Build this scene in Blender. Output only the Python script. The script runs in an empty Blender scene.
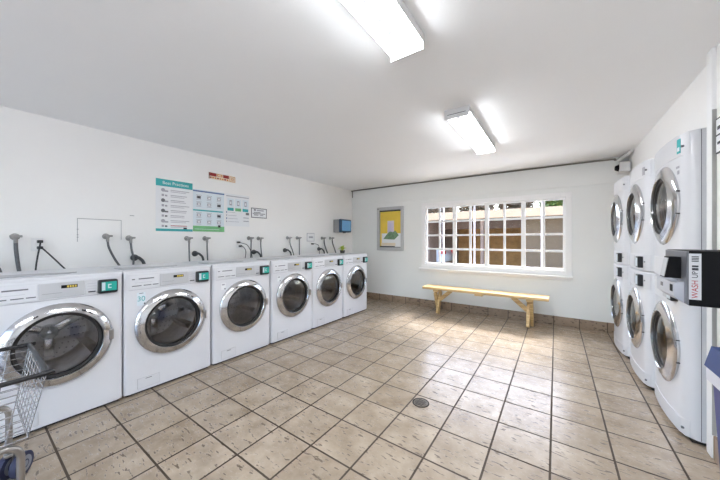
import bpy, bmesh, math, random
from mathutils import Matrix, Vector
R = math.radians
random.seed(7)
S = bpy.context.scene
COL = S.collection

# ------------------------------------------------------------------ camera, sky, sun, exposure
cam_data = bpy.data.cameras.new('camera')
cam_data.sensor_width = 36.0
cam_data.lens = 14.0
cam_data.clip_start = 0.02
cam = bpy.data.objects.new('camera', cam_data)
COL.objects.link(cam)
cam.location = (0, 0, 1.297)
cam.rotation_euler = (R(90), 0, 0.6104)
S.camera = cam

world = bpy.data.worlds.new('sky')
S.world = world
world.use_nodes = True
wn = world.node_tree
wn.nodes.clear()
w_out = wn.nodes.new('ShaderNodeOutputWorld')
w_bg = wn.nodes.new('ShaderNodeBackground')
w_sky = wn.nodes.new('ShaderNodeTexSky')
w_sky.sky_type = 'NISHITA'
w_sky.sun_disc = False
w_sky.sun_elevation = R(58)
w_sky.sun_rotation = R(0)
w_sky.dust_density = 3.0
w_bg.inputs['Strength'].default_value = 0.9
wn.links.new(w_sky.outputs[0], w_bg.inputs[0])
wn.links.new(w_bg.outputs[0], w_out.inputs[0])

sun_data = bpy.data.lights.new('sun', 'SUN')
sun_data.energy = 4.6
sun_data.angle = R(13)
sun_data.color = (0.95, 0.97, 1.0)
sun = bpy.data.objects.new('sun', sun_data)
COL.objects.link(sun)
sun.location = (0, 14, 9)
sun.rotation_euler = (R(-42), 0, R(-8))      # hazy high sun in front of the window

LAMP = 21.0          # radiance of the lit fluorescent lenses
S.view_settings.view_transform = 'Standard'
S.view_settings.look = 'None'
S.view_settings.gamma = 1.0
S.view_settings.use_curve_mapping = False
S.view_settings.exposure = 0.76

# ------------------------------------------------------------------ helpers
def srgb(r, g, b):
    f = lambda c: (c / 255 / 12.92) if c / 255 <= 0.04045 else ((c / 255 + 0.055) / 1.055) ** 2.4
    return (f(r), f(g), f(b), 1.0)

def material(name, rgb, rough=0.5, metal=0.0, noise=0.05, scale=6.0, bump=0.0, spec=0.5, coat=0.0):
    m = bpy.data.materials.new(name)
    m.use_nodes = True
    nt = m.node_tree
    b = nt.nodes['Principled BSDF']
    c = srgb(*rgb)
    tc = nt.nodes.new('ShaderNodeTexCoord')
    nz = nt.nodes.new('ShaderNodeTexNoise')
    nz.inputs['Scale'].default_value = scale
    nz.inputs['Detail'].default_value = 3
    nt.links.new(tc.outputs['Object'], nz.inputs['Vector'])
    rp = nt.nodes.new('ShaderNodeValToRGB')
    rp.color_ramp.elements[0].position = 0.3
    rp.color_ramp.elements[1].position = 0.7
    rp.color_ramp.elements[0].color = tuple(x * (1 - noise) for x in c[:3]) + (1,)
    rp.color_ramp.elements[1].color = tuple(min(1, x * (1 + noise)) for x in c[:3]) + (1,)
    nt.links.new(nz.outputs['Fac'], rp.inputs['Fac'])
    nt.links.new(rp.outputs['Color'], b.inputs['Base Color'])
    b.inputs['Roughness'].default_value = rough
    b.inputs['Metallic'].default_value = metal
    b.inputs['Specular IOR Level'].default_value = spec
    b.inputs['Coat Weight'].default_value = coat
    b.inputs['Coat Roughness'].default_value = 0.05
    if bump:
        bp = nt.nodes.new('ShaderNodeBump')
        bp.inputs['Strength'].default_value = bump
        bp.inputs['Distance'].default_value = 0.01
        nt.links.new(nz.outputs['Fac'], bp.inputs['Height'])
        nt.links.new(bp.outputs['Normal'], b.inputs['Normal'])
    return m

def emitter(name, rgb, strength):
    m = bpy.data.materials.new(name)
    m.use_nodes = True
    nt = m.node_tree
    nt.nodes.clear()
    o = nt.nodes.new('ShaderNodeOutputMaterial')
    e = nt.nodes.new('ShaderNodeEmission')
    e.inputs[0].default_value = srgb(*rgb)
    e.inputs[1].default_value = strength
    nt.links.new(e.outputs[0], o.inputs[0])
    return m

def glass(name, tint, gloss, rough=0.03):
    m = bpy.data.materials.new(name)
    m.use_nodes = True
    nt = m.node_tree
    nt.nodes.clear()
    o = nt.nodes.new('ShaderNodeOutputMaterial')
    t = nt.nodes.new('ShaderNodeBsdfTransparent')
    t.inputs[0].default_value = (*tint, 1)
    g = nt.nodes.new('ShaderNodeBsdfGlossy')
    g.inputs['Roughness'].default_value = rough
    fr = nt.nodes.new('ShaderNodeLayerWeight')
    fr.inputs[0].default_value = gloss
    mx = nt.nodes.new('ShaderNodeMixShader')
    nt.links.new(fr.outputs['Fresnel'], mx.inputs[0])
    nt.links.new(t.outputs[0], mx.inputs[1])
    nt.links.new(g.outputs[0], mx.inputs[2])
    nt.links.new(mx.outputs[0], o.inputs[0])
    return m

class MB:
    """collects shapes, then links them as ONE mesh object; each shape may carry its own material"""
    def __init__(s, mat=None):
        s.v, s.f, s.mi, s.sm, s.mats, s.mat = [], [], [], [], [], mat
        s.M = Matrix.Identity(4)
    def _m(s, mat):
        mat = mat or s.mat
        if mat not in s.mats: s.mats.append(mat)
        return s.mats.index(mat)
    def add(s, vs, fs, mat=None, smooth=False):
        o = len(s.v); k = s._m(mat)
        s.v += [tuple(s.M @ Vector(p)) for p in vs]
        for f in fs:
            s.f.append(tuple(o + i for i in f)); s.mi.append(k); s.sm.append(smooth)
        return s
    def box(s, x0, x1, y0, y1, z0, z1, mat=None, bevel=0.0, seg=2, rot=None):
        if x1 < x0: x0, x1 = x1, x0
        if y1 < y0: y0, y1 = y1, y0
        if z1 < z0: z0, z1 = z1, z0
        c = Vector(((x0 + x1) / 2, (y0 + y1) / 2, (z0 + z1) / 2))
        bm = bmesh.new()
        bmesh.ops.create_cube(bm, size=1.0)
        for v in bm.verts:
            v.co = Vector((v.co.x * (x1 - x0), v.co.y * (y1 - y0), v.co.z * (z1 - z0)))
        if bevel > 0:
            bevel = min(bevel, 0.45 * min(x1 - x0, y1 - y0, z1 - z0))
            bmesh.ops.bevel(bm, geom=bm.edges[:], offset=bevel, segments=seg, profile=0.5, affect='EDGES')
        bm.verts.index_update()
        q = rot if rot is not None else Matrix.Identity(3)
        vs = [c + q @ v.co for v in bm.verts]
        fs = [[v.index for v in f.verts] for f in bm.faces]
        bm.free()
        return s.add(vs, fs, mat)
    def bar(s, a, b, w, t, mat=None, bevel=0.0, up=(0, 0, 1)):
        """a board from a to b: w across, t along 'up'"""
        a, b = Vector(a), Vector(b)
        d = (b - a); L = d.length; d.normalize()
        n = Vector(up); n = (n - d * n.dot(d)).normalized()
        sd = n.cross(d)
        q = Matrix((d, sd, n)).transposed()
        keep = s.M
        s.M = keep @ (Matrix.Translation((a + b) / 2) @ q.to_4x4())
        s.box(-L / 2, L / 2, -w / 2, w / 2, -t / 2, t / 2, mat, bevel)
        s.M = keep
        return s
    def lathe(s, prof, axis='x', c=(0, 0, 0), n=56, mat=None, smooth=True, close=False):
        vs, fs = [], []
        for (h, r) in prof:
            for k in range(n):
                a = 2 * math.pi * k / n
                p, q = r * math.cos(a), r * math.sin(a)
                if axis == 'x': vs.append((c[0] + h, c[1] + p, c[2] + q))
                elif axis == 'y': vs.append((c[0] + q, c[1] + h, c[2] + p))
                else: vs.append((c[0] + p, c[1] + q, c[2] + h))
        m = len(prof)
        for i in range(m - 1 + (1 if close else 0)):
            j = (i + 1) % m
            for k in range(n):
                l = (k + 1) % n
                fs.append((i * n + k, i * n + l, j * n + l, j * n + k))
        if not close:
            if prof[0][1] > 1e-6: fs.append(tuple(range(n - 1, -1, -1)))
            if prof[-1][1] > 1e-6: fs.append(tuple((m - 1) * n + k for k in range(n)))
        return s.add(vs, fs, mat, smooth)
    def lathe_open(s, prof, axis='x', c=(0, 0, 0), n=56, mat=None, smooth=True):
        k0 = len(s.f)
        s.lathe(prof, axis, c, n, mat, smooth)
        keep = [i for i in range(k0, len(s.f)) if len(s.f[i]) == 4]
        s.f = s.f[:k0] + [s.f[i] for i in keep]
        s.mi = s.mi[:k0] + [s.mi[i] for i in keep]
        s.sm = s.sm[:k0] + [s.sm[i] for i in keep]
        return s
    def tube(s, pts, r, n=10, mat=None, sub=6, smooth=True, closed=False):
        P = [Vector(p) for p in pts]
        if sub > 1 and len(P) > 2:
            Q = []
            m = len(P)
            rng = m if closed else m - 1
            for i in range(rng):
                p0 = P[(i - 1) % m] if closed or i > 0 else P[0] * 2 - P[1]
                p1, p2 = P[i], P[(i + 1) % m]
                p3 = P[(i + 2) % m] if closed or i + 2 < m else P[-1] * 2 - P[-2]
                for k in range(sub):
                    t = k / sub
                    Q.append(0.5 * ((2 * p1) + (p2 - p0) * t + (2 * p0 - 5 * p1 + 4 * p2 - p3) * t * t + (3 * p1 - p0 - 3 * p2 + p3) * t ** 3))
            if not closed: Q.append(P[-1])
            P = Q
        vs, fs = [], []
        m = len(P)
        nrm = None
        for i, p in enumerate(P):
            if closed: d = (P[(i + 1) % m] - P[i - 1]).normalized()
            else: d = (P[min(i + 1, m - 1)] - P[max(i - 1, 0)]).normalized()
            if nrm is None:
                nrm = d.orthogonal().normalized()
            else:
                nrm = (nrm - d * nrm.dot(d)).normalized()
            bn = d.cross(nrm)
            for k in range(n):
                a = 2 * math.pi * k / n
                vs.append(p + (nrm * math.cos(a) + bn * math.sin(a)) * r)
        for i in range(m if closed else m - 1):
            j = (i + 1) % m
            for k in range(n):
                l = (k + 1) % n
                fs.append((i * n + k, i * n + l, j * n + l, j * n + k))
        if not closed:
            fs.append(tuple(range(n - 1, -1, -1)))
            fs.append(tuple((m - 1) * n + k for k in range(n)))
        return s.add(vs, fs, mat, smooth)
    def prism(s, poly, axis, a, b, mat=None, smooth=False):
        """polygon extruded along an axis; poly lists the two other coordinates in xyz order"""
        n = len(poly)
        def mk(h, p):
            if axis == 'x': return (h, p[0], p[1])
            if axis == 'y': return (p[0], h, p[1])
            return (p[0], p[1], h)
        vs = [mk(a, p) for p in poly] + [mk(b, p) for p in poly]
        fs = [tuple(range(n)), tuple(range(2 * n - 1, n - 1, -1))]
        fs += [(i, (i + 1) % n, n + (i + 1) % n, n + i) for i in range(n)]
        return s.add(vs, fs, mat, smooth)
    def build(s, name, parent=None, loc=None, fix=True):
        me = bpy.data.meshes.new(name)
        me.from_pydata(s.v, [], s.f)
        for m in s.mats: me.materials.append(m)
        for p, k, sm in zip(me.polygons, s.mi, s.sm):
            p.material_index = k; p.use_smooth = sm
        if fix:
            bm = bmesh.new(); bm.from_mesh(me)
            bmesh.ops.recalc_face_normals(bm, faces=bm.faces[:])
            bm.to_mesh(me); bm.free()
        me.update()
        if any(s.sm): me.set_sharp_from_angle(angle=R(40))
        o = bpy.data.objects.new(name, me)
        COL.objects.link(o)
        if parent: o.parent = parent
        if loc: o.location = loc
        return o

def tag(o, label=None, cat=None, group=None, kind=None):
    if label: o['label'] = label
    if cat: o['category'] = cat
    if group: o['group'] = group
    if kind: o['kind'] = kind
    return o

def thing(name, label, cat, loc=(0, 0, 0), rz=0.0, group=None):
    o = bpy.data.objects.new(name, None)
    o.empty_display_size = 0.1
    COL.objects.link(o)
    o.location = loc; o.rotation_euler = (0, 0, rz)
    return tag(o, label, cat, group)

def struct(o): o['kind'] = 'structure'; return o

KIDS = {}
def copy_tree(o, parent=None):
    c = o.copy(); COL.objects.link(c)
    if parent: c.parent = parent
    for ch in [k for k in bpy.data.objects if k.parent == o]:
        copy_tree(ch, c)
    return c

def text(string, size, mat, parent, name, loc, rot, extrude=0.0004):
    cu = bpy.data.curves.new('lettering', 'FONT')
    cu.body = string; cu.size = size; cu.extrude = extrude
    cu.align_x = 'CENTER'; cu.align_y = 'CENTER'
    t = bpy.data.objects.new('lettering', cu)
    COL.objects.link(t)
    dg = bpy.context.evaluated_depsgraph_get()
    me = bpy.data.meshes.new_from_object(t.evaluated_get(dg))
    bpy.data.objects.remove(t); bpy.data.curves.remove(cu)
    me.materials.clear(); me.materials.append(mat)
    o = bpy.data.objects.new(name, me)
    COL.objects.link(o)
    o.parent = parent; o.location = loc; o.rotation_euler = rot
    return o

# ------------------------------------------------------------------ materials
M = {}
M['wall'] = material('wall_paint', (249, 248, 246), 0.55, noise=0.012, scale=2.0, bump=0.02)
M['backwall'] = material('back_wall_paint', (243, 245, 243), 0.55, noise=0.012, scale=2.0, bump=0.02)
M['ceiling'] = material('ceiling_paint', (248, 249, 250), 0.7, noise=0.012, scale=1.5, bump=0.03)
M['trim'] = material('white_gloss_trim', (250, 250, 250), 0.35, noise=0.01)
M['enamel'] = material('white_enamel', (227, 228, 232), 0.28, noise=0.008, coat=0.3)
M['enamel2'] = material('white_enamel_panel', (221, 222, 226), 0.3, noise=0.008)
M['topshade'] = material('grey_top_shade', (178, 179, 183), 0.35, noise=0.03)
M['panel'] = material('silver_grey_panel', (196, 197, 200), 0.35, noise=0.02)
M['panel2'] = material('pale_grey_panel', (212, 213, 216), 0.35, noise=0.02)
M['chrome'] = material('chrome', (206, 206, 208), 0.15, 1.0, noise=0.02)
M['steel'] = material('brushed_steel', (170, 170, 172), 0.28, 1.0, noise=0.06)
M['drum'] = material('drum_steel', (205, 205, 208), 0.3, 0.75, noise=0.1, scale=20)
M['dark'] = material('dark_plastic', (26, 26, 30), 0.35, noise=0.05)
M['black'] = material('black_plastic', (12, 12, 15), 0.6, noise=0.05, spec=0.2)
M['gasket'] = material('dark_rubber', (36, 35, 36), 0.5, noise=0.05)
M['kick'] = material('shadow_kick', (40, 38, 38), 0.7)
M['teal'] = material('teal_screen', (40, 178, 162), 0.3, noise=0.1)
M['screenwhite'] = material('screen_icon', (214, 226, 232), 0.3)
M['ink'] = material('grey_ink', (110, 112, 118), 0.6)
M['inkdark'] = material('dark_ink', (52, 54, 60), 0.6)
M['inkpale'] = material('pale_ink', (176, 176, 184), 0.6)
M['amber'] = material('amber_digits', (230, 205, 90), 0.4)
M['hose'] = material('grey_braided_hose', (92, 94, 98), 0.45, noise=0.2, scale=60)
M['hosedark'] = material('dark_hose', (70, 71, 74), 0.5, noise=0.15, scale=30)
M['brass'] = material('dull_valve_metal', (150, 149, 148), 0.35, 0.9, noise=0.15, scale=30)
M['plate'] = material('outlet_plate', (242, 242, 242), 0.4)
M['wood'] = None
M['paper'] = material('white_paper', (240, 242, 244), 0.6, noise=0.01)
M['paperblue'] = material('pale_blue_paper', (226, 236, 242), 0.6, noise=0.01)
M['tealprint'] = material('teal_print', (60, 176, 178), 0.55)
M['blueprint'] = material('slate_blue_print', (84, 112, 160), 0.55)
M['greenprint'] = material('green_print', (120, 190, 130), 0.55, noise=0.1, scale=12)
M['red'] = material('red_print', (150, 34, 30), 0.5, noise=0.1)
M['orange'] = material('orange_print', (214, 140, 70), 0.5)
M['cream'] = material('cream_print', (236, 222, 200), 0.5)
M['redink'] = material('red_ink', (176, 40, 48), 0.5)
M['silver'] = material('silver_frame', (196, 197, 198), 0.4, 0.1, noise=0.03)
M['yellow'] = material('yellow_poster', (244, 212, 84), 0.5, noise=0.06, scale=4)
M['lilac'] = material('lilac_print', (222, 214, 228), 0.5)
M['hill'] = material('grey_green_print', (120, 150, 118), 0.6, noise=0.3, scale=40)
M['bluecover'] = material('blue_dispenser_plastic', (124, 182, 228), 0.2, noise=0.04)
M['bluerim'] = material('dark_blue_plastic', (40, 74, 108), 0.3)
M['greyplastic'] = material('grey_plastic', (150, 154, 156), 0.45)
M['binblue'] = material('bin_lid_blue', (52, 72, 122), 0.45, noise=0.08)
M['binbody'] = material('bin_body_blue', (70, 76, 128), 0.5, noise=0.08)
M['binrim'] = material('white_bin_rim', (226, 226, 234), 0.5)
M['kioskgrey'] = material('kiosk_grey_metal', (112, 114, 120), 0.35, 0.3)
M['kiosksilver'] = material('kiosk_silver', (196, 199, 208), 0.3, 0.3)
M['wire'] = material('cart_wire', (176, 176, 180), 0.25, 0.9)
M['carttube'] = material('cart_tube', (168, 164, 160), 0.3, 0.9, noise=0.1)
M['cartrim'] = material('cart_rim_black', (22, 22, 26), 0.35)
M['tyre'] = material('navy_tyre', (50, 54, 82), 0.6, noise=0.1)
M['hub'] = material('grey_hub', (136, 140, 150), 0.5)
M['lens'] = emitter('lit_lens', (246, 250, 255), LAMP)
M['lensmid'] = material('lens_spine_grey', (236, 236, 244), 0.5)
M['fixture'] = material('white_fixture_metal', (228, 228, 228), 0.4)
M['conduit'] = material('grey_conduit', (120, 118, 112), 0.5)
M['drainmetal'] = material('drain_metal', (110, 102, 92), 0.4, 0.7, noise=0.2, scale=40)
M['draindark'] = material('drain_hole', (44, 38, 32), 0.7)
M['greypanel'] = material('grey_corner_strip', (168, 168, 166), 0.5)
M['doorglass'] = glass('dark_door_glass', (0.82, 0.82, 0.84), 0.5)
M['dryglass'] = glass('dryer_door_glass', (0.85, 0.82, 0.78), 0.6)
M['pane'] = glass('window_glass', (0.97, 0.98, 0.98), 0.06)
M['fascia'] = material('peach_stucco', (178, 152, 124), 0.8, noise=0.05, scale=3)
M['roofing'] = material('roofing', (150, 135, 120), 0.9)
M['carportwall'] = material('tan_boards', (180, 134, 84), 0.8, noise=0.15, scale=4)
M['carportdark'] = material('brown_boards', (128, 106, 92), 0.8, noise=0.15, scale=3)
M['carportgrey'] = material('grey_stucco', (140, 126, 114), 0.8, noise=0.06)
M['drive'] = material('driveway_concrete', (176, 172, 165), 0.9, noise=0.08)
M['leafg'] = material('green_leaf', (92, 108, 48), 0.6, noise=0.5, scale=30)
M['leafb'] = material('brown_leaf', (104, 88, 68), 0.7, noise=0.5, scale=30)
M['bark'] = material('bark', (96, 80, 66), 0.9, noise=0.2)
M['carpaint'] = material('white_car_paint', (212, 216, 224), 0.25, coat=0.5)
M['carpaint2'] = material('grey_car_paint', (120, 124, 130), 0.25, coat=0.5)
M['carglass'] = material('car_glass', (40, 44, 50), 0.1)
M['taillight'] = material('tail_light', (190, 30, 34), 0.2)
M['pot'] = material('dark_pot', (60, 58, 54), 0.5)
M['leafy'] = material('yellow_green_leaf', (176, 196, 70), 0.5, noise=0.2, scale=30)
M['pencil'] = material('scuffed_line', (168, 168, 170), 0.7)

def wood():
    m = bpy.data.materials.new('pine_wood'); m.use_nodes = True
    nt = m.node_tree; b = nt.nodes['Principled BSDF']
    tc = nt.nodes.new('ShaderNodeTexCoord'); mp = nt.nodes.new('ShaderNodeMapping')
    mp.inputs['Scale'].default_value = (2.0, 26, 26)
    nz = nt.nodes.new('ShaderNodeTexNoise'); nz.inputs['Scale'].default_value = 2.2; nz.inputs['Detail'].default_value = 5
    rp = nt.nodes.new('ShaderNodeValToRGB')
    rp.color_ramp.elements[0].position = 0.3; rp.color_ramp.elements[1].position = 0.72
    rp.color_ramp.elements[0].color = srgb(190, 152, 96); rp.color_ramp.elements[1].color = srgb(232, 204, 150)
    nt.links.new(tc.outputs['Object'], mp.inputs[0]); nt.links.new(mp.outputs[0], nz.inputs['Vector'])
    nt.links.new(nz.outputs['Fac'], rp.inputs[0]); nt.links.new(rp.outputs[0], b.inputs['Base Color'])
    b.inputs['Roughness'].default_value = 0.4
    return m
M['wood'] = wood()

T = 0.31            # tile pitch
def tiles(name, c0, c1, grout, rough, du, dv, horizontal=True, gw=0.02, base_z=0.0):
    m = bpy.data.materials.new(name); m.use_nodes = True
    nt = m.node_tree; L = nt.links; b = nt.nodes['Principled BSDF']
    def N(t, **k):
        n = nt.nodes.new(t)
        for a, v in k.items(): setattr(n, a, v)
        return n
    def math_(op, a, bb=None):
        n = N('ShaderNodeMath', operation=op)
        for i, x in enumerate((a, bb)):
            if x is None: continue
            if isinstance(x, (int, float)): n.inputs[i].default_value = x
            else: L.new(x, n.inputs[i])
        return n.outputs[0]
    tc = N('ShaderNodeTexCoord')
    sp = N('ShaderNodeSeparateXYZ'); L.new(tc.outputs['Object'], sp.inputs[0])
    u = math_('ADD', math_('DIVIDE', sp.outputs['X'], T), du)
    v = math_('ADD', math_('DIVIDE', sp.outputs['Y'], T), dv)
    def edge(x): return math_('ABSOLUTE', math_('SUBTRACT', math_('FRACT', x), 0.5))
    d = math_('MAXIMUM', edge(u), edge(v)) if horizontal else edge(u)
    mask = N('ShaderNodeMapRange'); mask.inputs['From Min'].default_value = 0.5 - gw * 1.15; mask.inputs['From Max'].default_value = 0.5 - gw * 0.8
    L.new(d, mask.inputs['Value'])
    cell = N('ShaderNodeCombineXYZ'); L.new(math_('FLOOR', u), cell.inputs[0])
    if horizontal: L.new(math_('FLOOR', v), cell.inputs[1])
    wn_ = N('ShaderNodeTexWhiteNoise', noise_dimensions='3D'); L.new(cell.outputs[0], wn_.inputs['Vector'])
    # big mottling, shifted from tile to tile
    off = N('ShaderNodeVectorMath', operation='SCALE'); L.new(wn_.outputs['Color'], off.inputs[0]); off.inputs['Scale'].default_value = 40
    pos = N('ShaderNodeVectorMath', operation='ADD'); L.new(tc.outputs['Object'], pos.inputs[0]); L.new(off.outputs[0], pos.inputs[1])
    n1 = N('ShaderNodeTexNoise'); n1.inputs['Scale'].default_value = 5; n1.inputs['Detail'].default_value = 6; n1.inputs['Roughness'].default_value = 0.65
    L.new(pos.outputs[0], n1.inputs['Vector'])
    fac = math_('ADD', math_('MULTIPLY', n1.outputs['Fac'], 0.9), math_('MULTIPLY', wn_.outputs['Value'], 0.12))
    rp = N('ShaderNodeValToRGB'); rp.color_ramp.elements[0].position = 0.32; rp.color_ramp.elements[1].position = 0.78
    rp.color_ramp.elements[0].color = srgb(*c0); rp.color_ramp.elements[1].color = srgb(*c1)
    L.new(fac, rp.inputs[0])
    # dark pits drawn out along one diagonal
    mp = N('ShaderNodeMapping'); mp.inputs['Rotation'].default_value = (0, 0, R(38)); mp.inputs['Scale'].default_value = (17, 62, 40)
    L.new(pos.outputs[0], mp.inputs[0])
    n2 = N('ShaderNodeTexNoise'); n2.inputs['Scale'].default_value = 1.0; n2.inputs['Detail'].default_value = 3
    L.new(mp.outputs[0], n2.inputs['Vector'])
    pit = N('ShaderNodeMapRange'); pit.inputs['From Min'].default_value = 0.575; pit.inputs['From Max'].default_value = 0.65
    L.new(n2.outputs['Fac'], pit.inputs['Value'])
    mixp = N('ShaderNodeMix', data_type='RGBA'); L.new(math_('MULTIPLY', pit.outputs[0], 0.8), mixp.inputs['Factor'])
    L.new(rp.outputs[0], mixp.inputs['A']); mixp.inputs['B'].default_value = srgb(92, 75, 58)
    mixg = N('ShaderNodeMix', data_type='RGBA'); L.new(mask.outputs[0], mixg.inputs['Factor'])
    L.new(mixp.outputs['Result'], mixg.inputs['A']); mixg.inputs['B'].default_value = srgb(*grout)
    L.new(mixg.outputs['Result'], b.inputs['Base Color'])
    rr = math_('ADD', math_('ADD', math_('MULTIPLY', mask.outputs[0], 0.5), math_('MULTIPLY', pit.outputs[0], 0.2)), rough)
    L.new(rr, b.inputs['Roughness'])
    hh = math_('SUBTRACT', 1.0, math_('ADD', mask.outputs[0], math_('MULTIPLY', pit.outputs[0], 0.15)))
    bp = N('ShaderNodeBump'); bp.inputs['Strength'].default_value = 0.25; bp.inputs['Distance'].default_value = 0.002
    L.new(hh, bp.inputs['Height']); L.new(bp.outputs[0], b.inputs['Normal'])
    b.inputs['Specular IOR Level'].default_value = 0.6
    return m
M['floor'] = tiles('beige_floor_tile', (155, 138, 118), (196, 180, 160), (74, 61, 48), 0.27, 0.0873, 10.9016)
M['base'] = tiles('brown_baseboard_tile', (140, 118, 98), (172, 150, 128), (98, 84, 70), 0.35, 0.0873, 0, horizontal=False)
M['baseside'] = material('brown_baseboard_tile_side', (158, 136, 114), 0.35, noise=0.1)

# ------------------------------------------------------------------ room shell
XL, XR, YB, YF, H = -3.87, 0.81, 5.217, -2.6, 2.44
XN = 0.776                     # right wall nearer than the dryers
WX0, WX1, WZ0, WZ1 = -2.135, 0.165, 0.79, 1.985

struct(MB(M['floor']).box(XL - 0.15, 1.75, YF - 0.15, YB + 0.13, -0.12, 0).build('floor'))
struct(MB(M['ceiling']).box(XL - 0.15, 1.75, YF - 0.15, YB + 0.13, H, H + 0.2).build('ceiling'))
wl = struct(MB(M['wall']).box(XL - 0.12, XL, YF - 0.12, YB + 0.12, 0, H).build('wall_left'))
wb = MB(M['backwall'])
wb.box(XL, WX0, YB, YB + 0.12, 0, H).box(WX1, 1.62, YB, YB + 0.12, 0, H)
wb.box(WX0, WX1, YB, YB + 0.12, 0, WZ0).box(WX0, WX1, YB, YB + 0.12, WZ1, H)
wb = struct(wb.build('wall_back'))
struct(MB(M['backwall']).box(XL, XR, YB - 0.012, YB, 2.09, H, bevel=0.004).build('trim_1'))
wr = MB(M['wall'])
wr.box(XN, 0.92, YF, 2.56, 0, H)                 # wall beside the camera
wr.box(XR, 0.92, 2.56, 2.64, 0, H)               # pier next to the dryers
wr.box(XR, 0.92, 2.64, 4.87, 2.03, H)            # over the dryers
wr.box(XR, 0.92, 4.87, YB, 0, H)
wr.box(1.5, 1.62, 2.5, YB, 0, H)                 # back of the dryer recess
wr.box(0.92, 1.5, 2.5, 2.62, 0, H)
wr.box(0.92, 1.5, 4.9, 5.0, 0, H)
struct(wr.build('wall_right'))
wf_ = MB(M['wall'])                              # wall behind the viewpoint; its open doorway is added to let daylight in
wf_.box(XL, -3.0, YF - 0.12, YF, 0, H).box(0.0, 0.92, YF - 0.12, YF, 0, H).box(-3.0, 0.0, YF - 0.12, YF, 2.12, H)
struct(wf_.build('wall_front'))
struct(MB(M['drive']).box(-12, 9, -14, YF - 0.15, -0.12, -0.02).build('yard_pavement'))
dj = MB(M['trim'])
dj.box(-3.0, -2.94, YF - 0.13, YF + 0.015, 0, 2.12).box(-0.06, 0.0, YF - 0.13, YF + 0.015, 0, 2.12).box(-2.94, -0.06, YF - 0.13, YF + 0.015, 2.06, 2.12)
struct(dj.build('added_doorway'))  # casing around the doorway added for daylight
# baseboards of brown tile
struct(MB(M['base']).box(XL, XR, YB - 0.012, YB, 0, 0.138, bevel=0.003).build('baseboard_back'))
struct(MB(M['baseside']).box(XL, XL + 0.012, -2.6, YB - 0.012, 0, 0.138, bevel=0.003).build('baseboard_left'))
struct(MB(M['baseside']).box(XN - 0.012, XN, -2.6, 2.54, 0, 0.138, bevel=0.003).box(0.762, XN, 2.541, 2.554, 0, 0.142, bevel=0.003).build('baseboard_right'))
# white corner post and grey strip at the end of the near wall
struct(MB(M['trim']).box(0.757, XR, 2.56, 2.63, 0, H, bevel=0.006).build('trim_2'))
struct(MB(M['greypanel']).box(0.759, XN, 2.5535, 2.56, 0.142, 2.07).build('trim_3'))
struct(MB(M['baseside']).box(XR - 0.012, XR, 4.875, YB - 0.012, 0, 0.138, bevel=0.003).build('trim_4'))
# thin outline left on the wall by something taken down
pm = MB(M['pencil'])
y0, y1 = 0.665, 1.005
pm.box(XL, XL + 0.0008, y0, y1, 1.507, 1.513).box(XL, XL + 0.0008, y0 - 0.002, y0 + 0.003, 1.28, 1.51).box(XL, XL + 0.0008, y1 - 0.002, y1 + 0.003, 1.30, 1.51)
for z in (1.32, 1.345, 1.40): pm.box(XL, XL + 0.001, y0 - 0.004, y0 + 0.008, z, z + 0.008)
pm.box(XL, XL + 0.001, 1.08, 1.12, 1.565, 1.572)
pm.build('scuff_outline', wl)

# window: frame, four sashes of eight panes, sill
wf = MB(M['trim'])
fw = 0.045
wf.box(WX0 - 0.03, WX0 + fw, YB - 0.015, YB + 0.11, WZ0 - 0.03, WZ1 + 0.03, bevel=0.004)
wf.box(WX1 - fw, WX1 + 0.03, YB - 0.015, YB + 0.11, WZ0 - 0.03, WZ1 + 0.03, bevel=0.004)
wf.box(WX0 - 0.03, WX1 + 0.03, YB - 0.013, YB + 0.108, WZ1 - fw, WZ1 + 0.03, bevel=0.004)
wf.box(WX0 - 0.03, WX1 + 0.03, YB - 0.013, YB + 0.108, WZ0 - 0.03, WZ0 + fw, bevel=0.004)
win = wf.build('window_1'); struct(win)
sx0, sx1, sz0, sz1 = WX0 + fw, WX1 - fw, WZ0 + fw, WZ1 - fw
sw = (sx1 - sx0) / 4
for k in range(4):
    a, b = sx0 + k * sw, sx0 + (k + 1) * sw
    yy = YB + (0.022 if k in (0, 3) else 0.034)
    st = 0.032
    s_ = MB(M['trim'])
    s_.box(a, a + st, yy, yy + 0.03, sz0, sz1, bevel=0.003).box(b - st, b, yy, yy + 0.03, sz0, sz1, bevel=0.003)
    s_.box(a, b, yy + 0.001, yy + 0.029, sz0, sz0 + 0.03, bevel=0.003).box(a, b, yy + 0.001, yy + 0.029, sz1 - 0.03, sz1, bevel=0.003)
    mid = (a + b) / 2
    s_.box(mid - 0.018, mid + 0.018, yy + 0.004, yy + 0.026, sz0, sz1)
    for q in range(1, 4):
        z = sz0 + 0.03 + (sz1 - sz0 - 0.06) * q / 4
        s_.box(a + st, b - st, yy + 0.003, yy + 0.027, z - 0.017, z + 0.017)
    so = s_.build('window_sash', win)
    MB(M['pane']).box(a + st, b - st, yy + 0.013, yy + 0.017, sz0 + 0.03, sz1 - 0.03).build('window_glass', so)
sc_ = MB(material('lilac_white_screen_bar', (232, 228, 240), 0.5))
for xx in (sx0 + sw * 0.575, sx0 + sw * 1.585, sx0 + sw * 3.43):
    sc_.box(xx, xx + 0.028, YB + 0.078, YB + 0.096, sz0, sz1)
sc_.build('screen_frame', win)
MB(M['trim']).box(-2.2, 0.21, YB - 0.075, YB + 0.0, 0.728, 0.756, bevel=0.006).box(-2.17, 0.19, YB - 0.018, YB, 0.69, 0.728, bevel=0.004).build('window_sill', win)

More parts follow.
